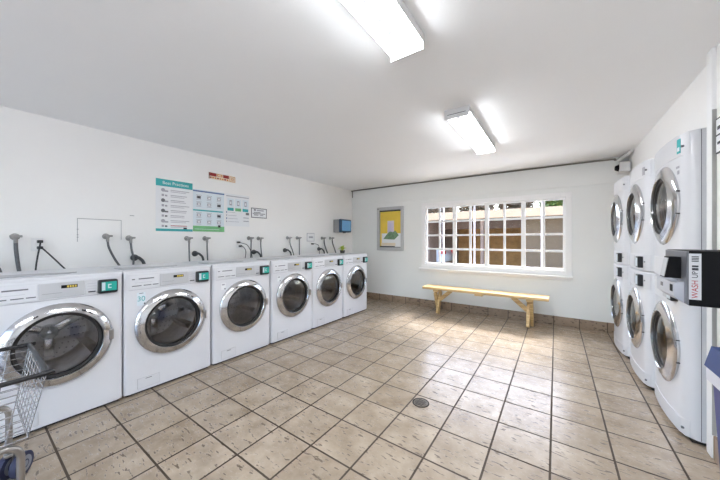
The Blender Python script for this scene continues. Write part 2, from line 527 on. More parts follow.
# grey conduit under the ceiling along the back wall
cd = MB(M['conduit'])
cd.tube([(XL + 0.03, YB - 0.03, 2.27), (XL + 0.03, YB - 0.03, 2.38), (XL + 0.035, YB - 0.03, 2.415), (XL + 0.08, YB - 0.03, 2.424), (-1.6, YB - 0.03, 2.424), (0.45, YB - 0.03, 2.418), (0.66, YB - 0.04, 2.40), (0.72, YB - 0.06, 2.395)], 0.011, sub=5)
tag(cd.build('conduit'), 'thin grey conduit running under the ceiling along the window wall', 'pipe')
cb = MB(M['fixture']).tube([(0.70, 5.16, 2.39), (0.76, 4.98, 2.41), (0.785, 4.86, 2.425)], 0.022, sub=4)
tag(cb.build('conduit_elbow'), 'white pipe elbow at the ceiling corner where the conduit ends', 'pipe')
sc = thing('security_camera', 'small white box camera with dark lens in the ceiling corner over the far dryer', 'camera', (0.735, 5.10, 2.20))
sc.scale = (0.85, 1, 0.85)
MB(M['fixture']).box(-0.055, 0.07, -0.12, 0.10, 0, 0.14, bevel=0.008).build('housing', sc)
MB(M['black']).lathe([(-0.10, 0.030), (-0.095, 0.036), (-0.0556, 0.055)], 'x', (0, -0.05, 0.07), 20).build('lens', sc)

# ------------------------------------------------------------------ ceiling lights
def light(y, label):
    t = thing('ceiling_light', label, 'ceiling light', (-0.705, y, H), 0, 'fluorescent ceiling fixtures')
    t.scale = (0.86, 1, 0.95)
    L = 1.24
    MB(M['fixture']).box(-0.12, 0.12, 0.004, L - 0.004, -0.028, 0, bevel=0.004).build('housing', t)
    def lobe(c, w, n=9):
        return [(c + w * math.cos(math.pi * k / n), -0.028 - 0.055 * math.sin(math.pi * k / n) ** 0.6) for k in range(n + 1)]
    MB(M['fixture']).box(-0.1225, -0.1185, 0.004, L - 0.004, -0.050, 0).build('side_baffle', t)  # side strips added to hold the lens light off the ceiling
    MB(M['fixture']).box(0.1185, 0.1225, 0.004, L - 0.004, -0.050, 0).build('side_baffle', t)
    lens = MB(M['lens'])
    lens.prism([(-0.118, -0.028)] + [(p[0], p[1]) for p in reversed(lobe(-0.066, 0.050))] + [(-0.014, -0.028)], 'y', 0.02, L - 0.02, smooth=True)
    lens.prism([(0.014, -0.028)] + [(p[0], p[1]) for p in reversed(lobe(0.066, 0.050))] + [(0.118, -0.028)], 'y', 0.02, L - 0.02, smooth=True)
    lens.build('lens', t)
    MB(M['lensmid']).box(-0.0138, 0.0138, 0.02, L - 0.02, -0.070, -0.029).build('lens_spine', t)
    for a in (0.0, L - 0.018):
        MB(M['fixture']).box(-0.122, 0.122, a, a + 0.018, -0.088, 0, bevel=0.004).build('end_cap', t)
    MB(M['inkdark']).box(-0.09, 0.09, -0.0012, 0.0, -0.052, -0.048).build('cap_slot', t)
light(0.25, 'long fluorescent ceiling fixture nearest the camera, cut by the top of the photo')
light(2.46, 'shorter-looking fluorescent ceiling fixture further away towards the window')
light(-1.95, 'unseen fluorescent ceiling fixture added behind the viewpoint to brighten the room')  # third fixture, added out of view to brighten the room

# ------------------------------------------------------------------ floor drain
dr = thing('floor_drain', 'round metal drain cover set into the tiled floor', 'drain', (-0.882, 2.105, 0))
MB(M['draindark']).lathe([(0.0005, 0.066), (0.003, 0.066), (0.0032, 0.0)], 'z', n=32).build('ring', dr)
g = MB(M['drainmetal'])
g.lathe([(0.0034, 0.056), (0.006, 0.056), (0.0062, 0.0)], 'z', (0.004, -0.006, 0), n=32)
for k in range(-2, 3):
    w = math.sqrt(max(0, 0.044 ** 2 - (k * 0.017) ** 2))
    g.box(-w, w, k * 0.017 - 0.003 - 0.006, k * 0.017 + 0.003 - 0.006, 0.0062, 0.0068, M['draindark'])
g.build('grate', dr)

# ------------------------------------------------------------------ machines
def shell(mb, y0, y1, z0, z1, depth, cy, cz, r, hole, bow, er, mat=None, steps=5):
    """appliance cabinet: rounded front with a round door opening, sides, top, bottom and back"""
    th = [2 * math.pi * k / 72 for k in range(72)]
    for yy in (y0, y1):
        for zz in (z0, z1): th.append(math.atan2(zz - cz, yy - cy) % (2 * math.pi))
    th = sorted(set(round(t, 6) for t in th))
    n = len(th)
    def rect(t):
        c, s_ = math.cos(t), math.sin(t)
        k = 1e9
        if c > 1e-9: k = min(k, (y1 - cy) / c)
        if c < -1e-9: k = min(k, (y0 - cy) / c)
        if s_ > 1e-9: k = min(k, (z1 - cz) / s_)
        if s_ < -1e-9: k = min(k, (z0 - cz) / s_)
        return cy + c * k, cz + s_ * k
    def inset(p, d): return min(max(p[0], y0 + d), y1 - d), min(max(p[1], z0 + d), z1 - d)
    rc = [rect(t) for t in th]
    ci = [(cy + r * math.cos(t), cz + r * math.sin(t)) for t in th]
    rings = [[(-depth, p[0], p[1]) for p in rc], [(bow(p[0]) - 0.010, p[0], p[1]) for p in rc]]
    for d in (0.03, 0.10, 0.25, 0.5, 0.75, 1.0):
        D = [inset(p, d * er) for p in rc]
        rings.append([(bow(p[0]) - (0.004 if d == 0.03 else 0), p[0], p[1]) for p in D])
    for k in range(1, steps + 1):
        f = k / steps
        q = [(a[0] * (1 - f) + b[0] * f, a[1] * (1 - f) + b[1] * f) for a, b in zip(D, ci)]
        rings.append([(bow(p[0]), p[0], p[1]) for p in q])
    rings.append([(-hole, p[0], p[1]) for p in ci])
    vs = [p for rg in rings for p in rg]
    fs = [tuple(range(n))]
    for i in range(len(rings) - 1):
        for k in range(n):
            l = (k + 1) % n
            fs.append((i * n + k, i * n + l, (i + 1) * n + l, (i + 1) * n + k))
    mb.add(vs, fs, mat, True)
    return mb

def bowed(mb, y0, y1, z0, z1, off, bow, mat=None, back=0.01, n=28):
    """thin panel lying on a bowed front"""
    ys = [y0 + (y1 - y0) * k / n for k in range(n + 1)]
    vs, fs = [], []
    for y in ys:
        x = bow(y)
        vs += [(x - back, y, z0), (x + off, y, z0), (x + off, y, z1), (x - back, y, z1)]
    for k in range(n):
        for a in range(4):
            b = (a + 1) % 4
            fs.append((k * 4 + a, k * 4 + b, k * 4 + 4 + b, k * 4 + 4 + a))
    fs += [(3, 2, 1, 0), (n * 4, n * 4 + 1, n * 4 + 2, n * 4 + 3)]
    return mb.add(vs, fs, mat, True)

def door(parent, cz, ro, ri, x0, glassmat, ringmat, bulge=0.02, prot=0.05, hinge_y=None):
    rg = MB(ringmat)
    rg.lathe([(x0 - 0.012, ro - 0.006), (x0 + prot * 0.30, ro), (x0 + prot * 0.42, ro - 0.003), (x0 + prot * 0.60, ro - 0.018), (x0 + prot * 0.80, (ro + ri) / 2), (x0 + prot * 0.94, ri + 0.012),
              (x0 + prot, ri + 0.004), (x0 + prot * 0.9, ri), (x0 - 0.012, ri)], 'x', (0, 0, cz), n=72, close=True)
    d = rg.build('door', parent)
    MB(M['gasket']).lathe([(x0 + prot * 0.5, ri - 0.0005), (x0 + prot * 0.62, ri - 0.004), (x0 + prot * 0.55, ri - 0.020), (x0 + prot * 0.2, ri - 0.022), (x0 + prot * 0.2, ri - 0.0005)], 'x', (0, 0, cz), n=64, close=True).build('gasket', d)
    gl = [(x0 + prot * 0.42 + bulge * (1 - (k / 8) ** 2), (ri - 0.021) * k / 8 + 1e-4) for k in range(8, -1, -1)]
    MB(glassmat).lathe_open(gl, 'x', (0, 0, cz), n=56).build('door_glass', d, fix=True)
    return d

WW = 0.70
def rounded(y, half, er):
    t = min(er, max(0.0, abs(y) - (half - er)))
    return -(er - math.sqrt(max(0.0, er * er - t * t)))
def make_washer():
    t = thing('washing_machine', 'x', 'washing machine', (0, 0, 0), 0, 'washing machines along the left wall')
    cz = 0.565
    flat = lambda y: rounded(y, WW / 2, 0.022)
    m = MB(M['enamel'])
    shell(m, -WW / 2, WW / 2, 0.022, 1.02, 0.70, 0, cz, 0.262, 0.05, flat, 0.02)
    m.build('cabinet', t)
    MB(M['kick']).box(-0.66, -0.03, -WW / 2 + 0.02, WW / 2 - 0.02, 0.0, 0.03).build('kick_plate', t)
    MB(M['enamel2']).box(-0.705, -0.004, -WW / 2 - 0.002, WW / 2 + 0.002, 1.016, 1.043, bevel=0.008).build('top_panel', t)
    MB(M['topshade']).prism([(-0.34, -WW / 2 + 0.02), (-0.12, -WW / 2 + 0.02), (-0.14, 0.06), (-0.20, 0.12)], 'z', 1.0425, 1.049).build('top_shade', t)  # shade along the washer top, put in as a grey plate
    # control strip
    m = MB(M['enamel2']); bowed(m, -WW / 2 + 0.012, WW / 2 - 0.012, 0.885, 1.008, 0.006, flat); cp = m.build('control_panel', t)
    m = MB(M['panel']); m.box(0.004, 0.010, -0.10, 0.125, 0.893, 0.998, bevel=0.002)
    m.box(0.004, 0.0112, -0.085, 0.01, 0.925, 0.9265, M['ink'])
    m.build('display_panel', cp)
    m = MB(M['black']); m.box(0.006, 0.0125, 0.005, 0.088, 0.955, 0.977, bevel=0.001)
    for k in range(4): m.box(0.012, 0.0132, 0.034 + k * 0.013, 0.043 + k * 0.013, 0.959, 0.973, M['amber'])
    m.build('display', cp)
    m = MB(M['panel2']); m.box(0.002, 0.0095, 0.128, 0.198, 0.893, 0.998, bevel=0.002)
    m.box(0.006, 0.0105, 0.145, 0.185, 0.905, 0.914, M['inkdark'])
    for k in range(3): m.box(0.006, 0.0100, 0.14, 0.19, 0.930 + 0.02 * k, 0.932 + 0.02 * k, M['inkpale'])
    m.build('button_panel', cp)
    m = MB(M['enamel']); m.box(-0.02, 0.0075, -0.315, -0.106, 0.893, 0.998, bevel=0.003)
    m.box(0, 0.0082, -0.255, -0.145, 0.966, 0.975, M['ink']).box(0, 0.0082, -0.30, -0.28, 0.966, 0.973, M['inkdark'])
    for a, b in ((-0.30, -0.235), (-0.22, -0.165), (-0.155, -0.112)): m.box(0, 0.0082, a, b, 0.910, 0.917, M['ink'])
    m.box(0, 0.0082, -0.28, -0.16, 0.938, 0.9395, M['inkpale'])
    m.build('detergent_drawer', t)
    rd = MB(M['dark']).box(-0.004, 0.042, 0.196, 0.312, 0.888, 0.992, bevel=0.012, seg=3).build('payment_reader', t)
    m = MB(M['teal']); m.box(0.040, 0.0436, 0.213, 0.302, 0.908, 0.976)
    m.box(0.040, 0.0442, 0.214, 0.234, 0.912, 0.972, M['screenwhite']).box(0.040, 0.0442, 0.250, 0.270, 0.926, 0.958, M['screenwhite']).box(0.040, 0.0446, 0.256, 0.272, 0.934, 0.950, M['teal'])
    m.build('screen', rd)
    # door
    d = door(t, cz, 0.287, 0.222, 0.0, M['doorglass'], M['chrome'])
    m = MB(M['steel'])
    m.box(0.012, 0.040, 0.256, 0.2875, cz - 0.04, cz + 0.04, bevel=0.006)
    m.build('door_handle', d)
    for a in (118, 62, 52):
        m = MB(M['inkdark'])
        c = Vector((0.0425, 0.247 * math.cos(R(a)), cz + 0.247 * math.sin(R(a))))
        m.M = Matrix.Translation(c) @ Matrix.Rotation(R(a - 90), 4, 'X')
        m.box(-0.001, 0.0025, -0.012, 0.012, -0.005, 0.005)
        m.build('door_marking', d)
    m = MB(M['drum'])
    m.lathe_open([(-0.052, 0.255), (-0.07, 0.225), (-0.10, 0.235), (-0.42, 0.235), (-0.44, 0.22), (-0.45, 0.10), (-0.44, 0.06), (-0.435, 0.0001)], 'x', (0, 0, cz), n=48)
    dr_ = m
    for k in range(3):
        a = R(90 + 120 * k)
        dr_.M = Matrix.Translation((0, 0, cz)) @ Matrix.Rotation(a, 4, 'X')
        dr_.prism([(0.234, -0.035), (0.234, 0.035), (0.175, 0.0)], 'x', -0.40, -0.12)
    dr_.M = Matrix.Identity(4)
    for ring in range(5):
        for k in range(10 + 3 * ring):
            a = 2 * math.pi * k / (10 + 3 * ring)
            r = 0.11 + 0.024 * ring
            dr_.lathe([(-0.4445, 0.006), (-0.436, 0.005)], 'x', (0, r * math.cos(a), cz + r * math.sin(a)), n=6, mat=M['greyplastic'])
    dr_.build('drum', t)
    m = MB(M['chrome'])
    m.lathe([(-0.44, 0.062), (-0.405, 0.052), (-0.385, 0.030), (-0.38, 0.0)], 'x', (0, 0, cz), n=24)
    for k in range(3):
        m.M = Matrix.Translation((0, 0, cz)) @ Matrix.Rotation(R(30 + 120 * k), 4, 'X')
        m.box(-0.44, -0.41, 0.045, 0.19, -0.030, 0.030, bevel=0.010)
    m.M = Matrix.Identity(4)
    m.build('drum_hub', t)
    # service flap low on the left
    m = MB(M['enamel2']); m.box(-0.004, 0.0025, -0.262, -0.100, 0.045, 0.132, M['panel'], bevel=0.001).box(-0.004, 0.0035, -0.2595, -0.1025, 0.0475, 0.1295, bevel=0.001)
    m.box(0, 0.0045, -0.205, -0.160, 0.116, 0.121, M['ink'])
    m.build('filter_flap', t)
    m = MB(M['inkpale']); m.box(-0.004, 0.0015, -WW / 2 + 0.03, WW / 2 - 0.03, 0.8795, 0.882)
    m.build('panel_seam', t)
    return t

wash0 = make_washer()
wl_labels = ['white front-loading washing machine nearest the wire cart, largest in the row, with lit amber display',
             'second washing machine from the cart, with a teal number sticker left of its door',
             'third white washing machine from the cart, with a small sticker above left of its door',
             'fourth white washing machine from the cart, left of the one below the small wall plate',
             'fifth white washing machine from the cart, standing just left of the last one',
             'last white washing machine in the row, in the corner by the yellow notice board']
WY = [0.405, 1.113, 1.83, 2.552, 3.262, 3.98]
WFX = -2.868
WOBJ = [wash0] + [copy_tree(wash0) for _ in WY[1:]]
for i, y in enumerate(WY):
    o = WOBJ[i]
    o.location = (WFX, y, 0); o['label'] = wl_labels[i]
    st = MB(M['paper'])
    if i == 0:
        st.box(-0.006, 0.0015, -0.318, -0.288, 0.75, 0.86).box(-0.004, 0.002, -0.315, -0.292, 0.80, 0.85, M['blueprint']).box(-0.004, 0.002, -0.315, -0.292, 0.76, 0.785, M['inkdark'])
        st.build('sticker', o)
    elif i == 1:
        s_ = st.box(-0.006, 0.0012, -0.265, -0.205, 0.745, 0.855, M['paperblue']).box(-0.004, 0.002, -0.25, -0.22, 0.845, 0.850, M['ink']).box(-0.004, 0.002, -0.216, -0.206, 0.75, 0.765, M['inkdark']).build('sticker', o)
        text('30', 0.058, M['tealprint'], s_, 'sticker_number', (0.002, -0.235, 0.80), (R(90), 0, R(90)))
    elif i in (2, 3):
        st.box(-0.006, 0.0012, -0.262, -0.215, 0.775, 0.845, M['paper']).box(-0.004, 0.002, -0.255, -0.225, 0.82, 0.835, M['inkpale']).box(-0.004, 0.002, -0.228, -0.217, 0.775, 0.79, M['ink'])
        st.build('sticker', o)

# ------------------------------------------------------------------ stacked dryers
DW = 0.672
dbow = lambda y: -0.22 * y * y + rounded(y, DW / 2, 0.062)
def make_dryer():
    t = thing('stacked_dryer', 'x', 'clothes dryer', (0, 0, 0), math.pi, 'stacked dryers along the right wall')
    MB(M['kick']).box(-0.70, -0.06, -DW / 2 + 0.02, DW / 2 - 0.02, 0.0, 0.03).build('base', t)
    for nm, z0, z1, cz in (('lower_cabinet', 0.025, 1.016, 0.555), ('upper_cabinet', 1.020, 2.0, 1.548)):
        m = MB(M['enamel'])
        shell(m, -DW / 2, DW / 2, z0, z1, 0.74, 0, cz, 0.268, 0.07, dbow, 0.066, steps=8)
        c = m.build(nm, t)
        if nm == 'lower_cabinet': pz0, pz1, lz0, lz1, sz = 0.866, 1.006, 0.035, 0.135, 1
        else: pz0, pz1, lz0, lz1, sz = 1.030, 1.168, 1.85, 1.99, 2
        m = MB(M['enamel2']); bowed(m, -DW / 2 + 0.010, DW / 2 - 0.010, pz0, pz1, 0.005, dbow); cp = m.build('control_panel', c)
        # local +y of the turned dryer looks away from the window, towards the camera
        m = MB(M['panel'])
        m.M = Matrix.Translation((dbow(-0.05), 0, 0))
        m.box(-0.004, 0.009, 0.03, 0.17, pz0 + 0.02, pz1 - 0.02, bevel=0.002).box(0.0, 0.0115, 0.10, 0.135, pz1 - 0.055, pz1 - 0.04, M['inkdark'])
        m.build('display_panel', cp)
        m = MB(M['ink'])
        for yy in (0.290,):
            m.box(dbow(yy) - 0.002, dbow(yy) + 0.0085, yy - 0.006, yy + 0.006, pz0 + 0.07, pz0 + 0.08)
        m.build('button', cp)
        rx = dbow(0.235)
        rd = MB(M['dark']).box(rx - 0.02, rx + 0.036, 0.185, 0.270, pz0 + 0.020, pz1 - 0.018, bevel=0.008, seg=3).build('payment_reader', c)
        MB(M['screenwhite']).box(rx + 0.0355, rx + 0.0375, 0.192, 0.262, pz0 + 0.032, pz1 - 0.03).build('screen', rd)
        m = MB(M['enamel2']); bowed(m, -DW / 2 + 0.010, DW / 2 - 0.010, lz0, lz1, 0.004, dbow); m.build('lint_cover' if sz == 1 else 'top_cover', c)
        ly = DW / 2 - 0.034
        MB(M['ink']).lathe([(dbow(ly) - 0.002, 0.008), (dbow(ly) + 0.010, 0.008), (dbow(ly) + 0.0102, 0)], 'x', (0, ly, (lz0 + lz1) / 2 - 0.01), n=14).build('lock', c)
        # side seam behind the rounded front
        MB(M['ink']).box(-0.0965, -0.0935, DW / 2 - 0.002, DW / 2 + 0.0008, z0 + 0.005, z1 - 0.005).build('side_seam', c)
        d = door(c, cz, 0.288, 0.205, -0.016, M['dryglass'], M['chrome'], bulge=0.02, prot=0.042)
        for e in (-1, 1):
            m = MB(M['black']); m.M = Matrix.Translation((0, 0, cz)) @ Matrix.Rotation(R(15 * e), 4, 'X')
            m.box(-0.05, 0.0005, 0.262, 0.2895, -0.003, 0.003)
            m.build('hinge', d)
        m = MB(M['drum'])
        m.lathe_open([(-0.065, 0.26), (-0.08, 0.225), (-0.10, 0.25), (-0.42, 0.25), (-0.44, 0.23), (-0.45, 0.0001)], 'x', (0, 0, cz), n=48)
        for k in range(3):
            m.M = Matrix.Translation((0, 0, cz)) @ Matrix.Rotation(R(30 + 120 * k), 4, 'X')
            m.prism([(0.249, -0.03), (0.249, 0.03), (0.19, 0.0)], 'x', -0.40, -0.12)
        m.M = Matrix.Identity(4)
        m.build('drum', c)
    return t
dry0 = make_dryer()
DY = [(0.655, 3.008), (0.622, 3.74), (0.592, 4.50)]
DOBJ = [dry0, copy_tree(dry0), copy_tree(dry0)]
for i, ((x_, y), lb) in enumerate(zip(DY, ['tall stack of two white dryers nearest the camera, partly behind the black pay box',
                                     'middle stack of two white dryers, between the nearest and the farthest stacks',
                                     'stack of two white dryers farthest from the camera, under the corner box camera'])):
    o = DOBJ[i]
    o.location = (x_, y, 0); o['label'] = lb
    yy = 0.272
    up_ = [k for k in bpy.data.objects if k.parent == o and k.name.startswith('upper_cabinet')][0]
    if i == 0:
        st = MB(M['tealprint']); bowed(st, yy - 0.018, yy + 0.018, 1.87, 1.965, 0.0055, dbow, back=0.002, n=4)
        bowed(st, yy - 0.012, yy + 0.012, 1.885, 1.91, 0.0062, dbow, M['paperblue'], back=0.001, n=4)
        st.build('sticker', up_)
        for za, zb, ww in ((1.775, 1.79, 0.04), (1.735, 1.76, 0.025)):
            st = MB(M['inkpale']); bowed(st, yy - ww, yy, za, zb, 0.0015, dbow, back=0.002, n=4); st.build('marking', up_)
    elif i == 1:
        st = MB(M['inkpale']); bowed(st, yy - 0.02, yy + 0.02, 1.87, 1.94, 0.0055, dbow, back=0.002, n=4); st.build('sticker', up_)

# ------------------------------------------------------------------ bench
bn = thing('wooden_bench', 'long pine plank bench with crossed legs under the window', 'bench', (-1.015, 4.87, 0))
m = MB(M['wood'])
for k in range(2):
    m.box(-0.935, 0.935, -0.152 + k * 0.154, -0.002 + k * 0.154, 0.432, 0.472, bevel=0.005)
m.build('seat', bn)
for sx in (-0.70, 0.70):
    q = 0.022 if sx < 0 else -0.022
    MB(M['wood']).box(sx - 0.045, sx + 0.045, -0.13, 0.13, 0.394, 0.432, bevel=0.004).build('leg_cleat', bn)
    MB(M['wood']).bar((sx + q, -0.085, 0.012), (sx + q, 0.07, 0.385), 0.042, 0.088, bevel=0.004, up=(0, 0, 1)).build('leg', bn)
    MB(M['wood']).bar((sx - q, 0.085, 0.012), (sx - q, -0.07, 0.385), 0.042, 0.088, bevel=0.004, up=(0, 0, 1)).build('leg', bn)
    e = -1 if sx > 0 else 1
    MB(M['wood']).bar((sx + e * 0.03, 0, 0.24), (sx + e * 0.23, 0, 0.418), 0.04, 0.062, bevel=0.003).build('brace', bn)
MB(M['wood']).box(-0.06, 0.06, -0.13, 0.13, 0.400, 0.432, bevel=0.004).build('middle_cleat', bn)

# ------------------------------------------------------------------ posters and signs on the left wall
PX = XL + 0.001
def sheet(name, y0, y1, z0, z1, label, cat, mat, group=None, th=0.003):
    t = thing(name, label, cat, (XL + 0.0005, y0, z0), 0, group)
    m = MB(mat); m.box(0, th, 0, y1 - y0, 0, z1 - z0)
    return t, m, th
t, m, th = sheet('poster', 1.325, 1.734, 1.405, 2.03, 'tall poster with teal header and eight rows of pictures and text', 'poster', M['paper'], 'laundry instruction posters')
W_, H_ = 0.409, 0.625
P = lambda a, b, c, d, mat, e=0.0006: m.box(th, th + e, a, b, c, d, mat)
P(0, W_, H_ - 0.085, H_, M['tealprint']); P(0, W_, 0, 0.03, M['tealprint'])
for k in range(8):
    z = H_ - 0.130 - k * 0.062
    if k % 2 == 0:
        m.lathe([(th, 0.022), (th + 0.0007, 0.022), (th + 0.0008, 0)], 'x', (0, 0.075, z), n=14, mat=M['inkpale' if k not in (2, 4) else 'ink'])
        P(0.09, 0.13, z - 0.02, z - 0.002, M['inkpale' if k != 4 else 'ink'])
    else:
        P(0.06, 0.085, z - 0.012, z + 0.014, M['inkpale']); P(0.095, 0.12, z - 0.012, z + 0.008, M['ink' if k > 4 else 'inkpale'])
    P(0.155, 0.37 - 0.03 * (k % 3), z + 0.002, z + 0.010, M['inkpale'] if k < 7 else M['redink'])
    P(0.155, 0.33 - 0.02 * (k % 2), z - 0.016, z - 0.010, M['inkpale'])
P(0.30, 0.34, 0.03, 0.05, M['inkdark'])
po = m.build('sheet', t)
text('Best Practices', 0.052, M['paper'], po, 'lettering', (th + 0.0012, 0.215, H_ - 0.043), (R(90), 0, R(90)))

t, m, th = sheet('poster', 1.738, 2.158, 1.41, 1.965, 'poster of small icons in two blue-ruled blocks over a green band', 'poster', M['paperblue'], 'laundry instruction posters')
W_, H_ = 0.42, 0.555
P(0, W_, H_ - 0.030, H_ - 0.012, M['blueprint']); P(0, W_ * 0.95, 0.272, 0.290, M['tealprint']); P(0, W_, 0, 0.075, M['greenprint']); P(0.02, 0.35, 0.03, 0.034, M['paper'], 0.0008)
for r_, z in enumerate((0.455, 0.365, 0.22, 0.13)):
    for c_ in range(3):
        y = 0.075 + c_ * 0.135
        dk = (r_, c_) in ((0, 0), (1, 2), (2, 2))
        P(y - 0.035, y + 0.035, z + 0.025, z + 0.031, M['inkpale'])
        P(y - 0.028, y + 0.024, z - 0.02, z + 0.016, M['inkpale'] if not dk else M['ink'])
        P(y - 0.015, y + 0.014, z - 0.012, z + 0.006, M['paper'] if not dk else M['inkdark'], 0.0008)
        P(y - 0.035, y + 0.03, z - 0.036, z - 0.031, M['inkpale'])
P(0.33, 0.365, 0.062, 0.092, M['inkdark'], 0.0009)
m.build('sheet', t)

t, m, th = sheet('poster', 2.175, 2.555, 1.50, 1.968, 'pale poster with three teal-footed boxes above faint lines, rightmost of the posters', 'poster', M['paper'], 'laundry instruction posters')
W_, H_ = 0.38, 0.468
P(0.01, 0.37, H_ - 0.040, H_ - 0.028, M['inkpale'])
for c_, mm in enumerate(('tealprint', 'greenprint', 'tealprint')):
    y = 0.03 + c_ * 0.118
    P(y, y + 0.095, 0.235, 0.40, M['paperblue']); P(y, y + 0.095, 0.222, 0.265, M[mm], 0.0008); P(y + 0.03, y + 0.068, 0.30, 0.375, M['inkpale'], 0.0008); P(y + 0.04, y + 0.058, 0.318, 0.355, M['paper'], 0.001)
for k in range(4):
    P(0.01, 0.025, 0.055 + 0.045 * k, 0.075 + 0.045 * k, M['blueprint' if k % 2 else 'inkpale'])
    P(0.04, 0.21 - 0.02 * k, 0.062 + 0.045 * k, 0.067 + 0.045 * k, M['inkpale'])
P(0.32, 0.375, 0.175, 0.21, M['ink']); P(0.28, 0.37, 0.125, 0.137, M['inkpale']); P(0.28, 0.37, 0.075, 0.087, M['inkpale'])
m.build('sheet', t)

t, m, th = sheet('wall_sign', 1.94, 2.325, 2.135, 2.222, 'narrow red and cream sign high above the posters', 'sign', M['cream'], th=0.006)
W_, H_ = 0.385, 0.087
P(0.005, 0.105, 0.04, 0.085, M['red']); P(0.20, 0.285, 0.04, 0.085, M['red']); P(0.112, 0.19, 0.046, 0.08, M['orange'])
P(0.125, 0.175, 0.055, 0.07, M['cream'], 0.0009)
for k in range(8): P(0.012 + k * 0.034, 0.036 + k * 0.034, 0.010, 0.03, M['orange' if k % 3 else 'red'])
P(0.0, 0.008, 0, H_, M['inkdark']); P(0.295, 0.38, 0.006, 0.081, M['orange'], 0.0004); P(0.301, 0.374, 0.012, 0.075, M['cream'])
P(0.318, 0.355, 0.03, 0.058, M['orange'], 0.0009); P(0.325, 0.348, 0.036, 0.052, M['cream'], 0.0012)
m.build('sign_board', t)

t, m, th = sheet('notice_card', 2.585, 2.872, 1.645, 1.80, 'small white notice with thin grey border right of the posters', 'notice', M['paper'], th=0.003)
W_, H_ = 0.287, 0.155
for a in ((0, W_, 0, 0.012), (0, W_, H_ - 0.012, H_), (0, 0.014, 0, H_), (W_ - 0.012, W_, 0, H_)): P(*a, M['ink'])
for a in ((0.05, 0.085, 0.112, 0.135), (0.10, 0.23, 0.11, 0.13), (0.05, 0.17, 0.082, 0.092), (0.03, 0.255, 0.062, 0.072), (0.05, 0.13, 0.04, 0.052), (0.16, 0.22, 0.036, 0.052)): P(*a, M['ink' if a[0] < 0.06 else 'inkpale'])
m.build('sheet', t)

# ------------------------------------------------------------------ notice board on the back wall
nb = thing('notice_board', 'silver framed notice board with a yellow poster left of the window', 'notice board', (-2.865, YB, 1.075))
hw, hh, f_ = 0.315, 0.92, 0.062
m = MB(M['silver'])
m.box(-hw, -hw + f_, -0.035, 0, 0, hh, bevel=0.004).box(hw - f_, hw, -0.035, 0, 0, hh, bevel=0.004)
m.box(-hw + f_, hw - f_, -0.034, 0, 0, f_, bevel=0.004).box(-hw + f_, hw - f_, -0.034, 0, hh - f_, hh, bevel=0.004)
m.build('frame', nb)
MB(M['greyplastic']).box(-hw + f_, hw - f_, -0.006, -0.001, f_, hh - f_).build('backing', nb)
m = MB(M['yellow']); px = hw - f_ - 0.01
m.box(-px, px, -0.009, -0.006, f_ + 0.02, hh - f_ - 0.03)
m.box(-px + 0.035, px, -0.0096, -0.009, f_ + 0.02, f_ + 0.30, M['paper'])
m.box(-0.065, 0.09, -0.0102, -0.009, f_ + 0.30, f_ + 0.565, M['lilac']).box(-0.05, 0.07, -0.0106, -0.0102, f_ + 0.33, f_ + 0.52, material('pale_lilac_print', (214, 206, 226), 0.5))
m.prism([(-0.17, f_ + 0.18), (0.10, f_ + 0.17), (0.20, f_ + 0.26), (0.12, f_ + 0.36), (0.06, f_ + 0.32), (0.0, f_ + 0.36), (-0.08, f_ + 0.28)], 'y', -0.0106, -0.0096, M['hill'])
m.box(-px + 0.02, px - 0.12, -0.0104, -0.0096, f_ + 0.04, f_ + 0.10, M['cream'])
m.build('poster', nb)
m = MB(M['inkdark']); m.box(-px - 0.005, px + 0.005, -0.016, -0.009, hh - f_ - 0.034, hh - f_ - 0.012).box(-px, px * 0.45, -0.016, -0.009, f_ + 0.012, f_ + 0.032)
m.build('poster_rail', nb)
MB(M['dark']).lathe([(-0.036, 0.0), (-0.0358, 0.012), (-0.035, 0.012)], 'y', (-hw + 0.03, 0, hh - 0.035), n=12).build('lock', nb)

# ------------------------------------------------------------------ paper towel dispenser
pd = thing('towel_dispenser', 'blue paper towel dispenser on the left wall near the corner', 'dispenser', (XL, 4.72, 1.445))
MB(M['greyplastic']).box(0, 0.16, -0.18, 0.18, 0.012, 0.285, bevel=0.012).build('back_case', pd)
m = MB(M['bluerim'])
m.box(0.15, 0.215, -0.184, 0.184, 0.015, 0.292, bevel=0.02, seg=4)
cv = m.build('cover', pd)
MB(M['bluecover']).box(0.18, 0.224, -0.150, 0.150, 0.045, 0.262, bevel=0.012, seg=3).build('cover_window', cv)
MB(M['dark']).box(0.13, 0.18, -0.03, 0.03, 0.0, 0.025, bevel=0.005).build('feed_lever', pd)

# ------------------------------------------------------------------ water valves, hoses, drains, cords
def hose(yv, zv, yb, rad, label, bend=0.0):
    t = thing('water_hose', label, 'water hose', (XL, yv, zv), 0, 'washer supply hoses')
    m = MB(M['brass'])
    m.lathe([(0.0, 0.030), (0.006, 0.030), (0.008, 0.012), (0.05, 0.012), (0.055, 0.018), (0.085, 0.018), (0.0855, 0)], 'x', (0, 0, 0), n=18)
    m.lathe([(-0.055, 0.013), (0.0, 0.014), (0.002, 0.0)], 'z', (0.066, 0, 0), n=14)
    v = m.build('valve', t)
    m = MB(M['brass'])
    m.box(0.080, 0.092, -0.036, 0.036, -0.006, 0.014, bevel=0.004)
    m.build('valve_handle', v)
    h = MB(M['hose'])
    d = yb - yv
    h.tube([(0.066, 0, -0.05), (0.066, d * 0.08 + bend * 0.3, -0.12), (0.075, d * 0.4 + bend, -0.24), (0.09, d, -0.42), (0.09, d, -0.55)], rad, n=10, sub=8)
    h.build('hose', t)
    return t
ordn = ['nearest the cart', 'second from the cart', 'third from the cart', 'fourth from the cart', 'fifth from the cart', 'last in the row']
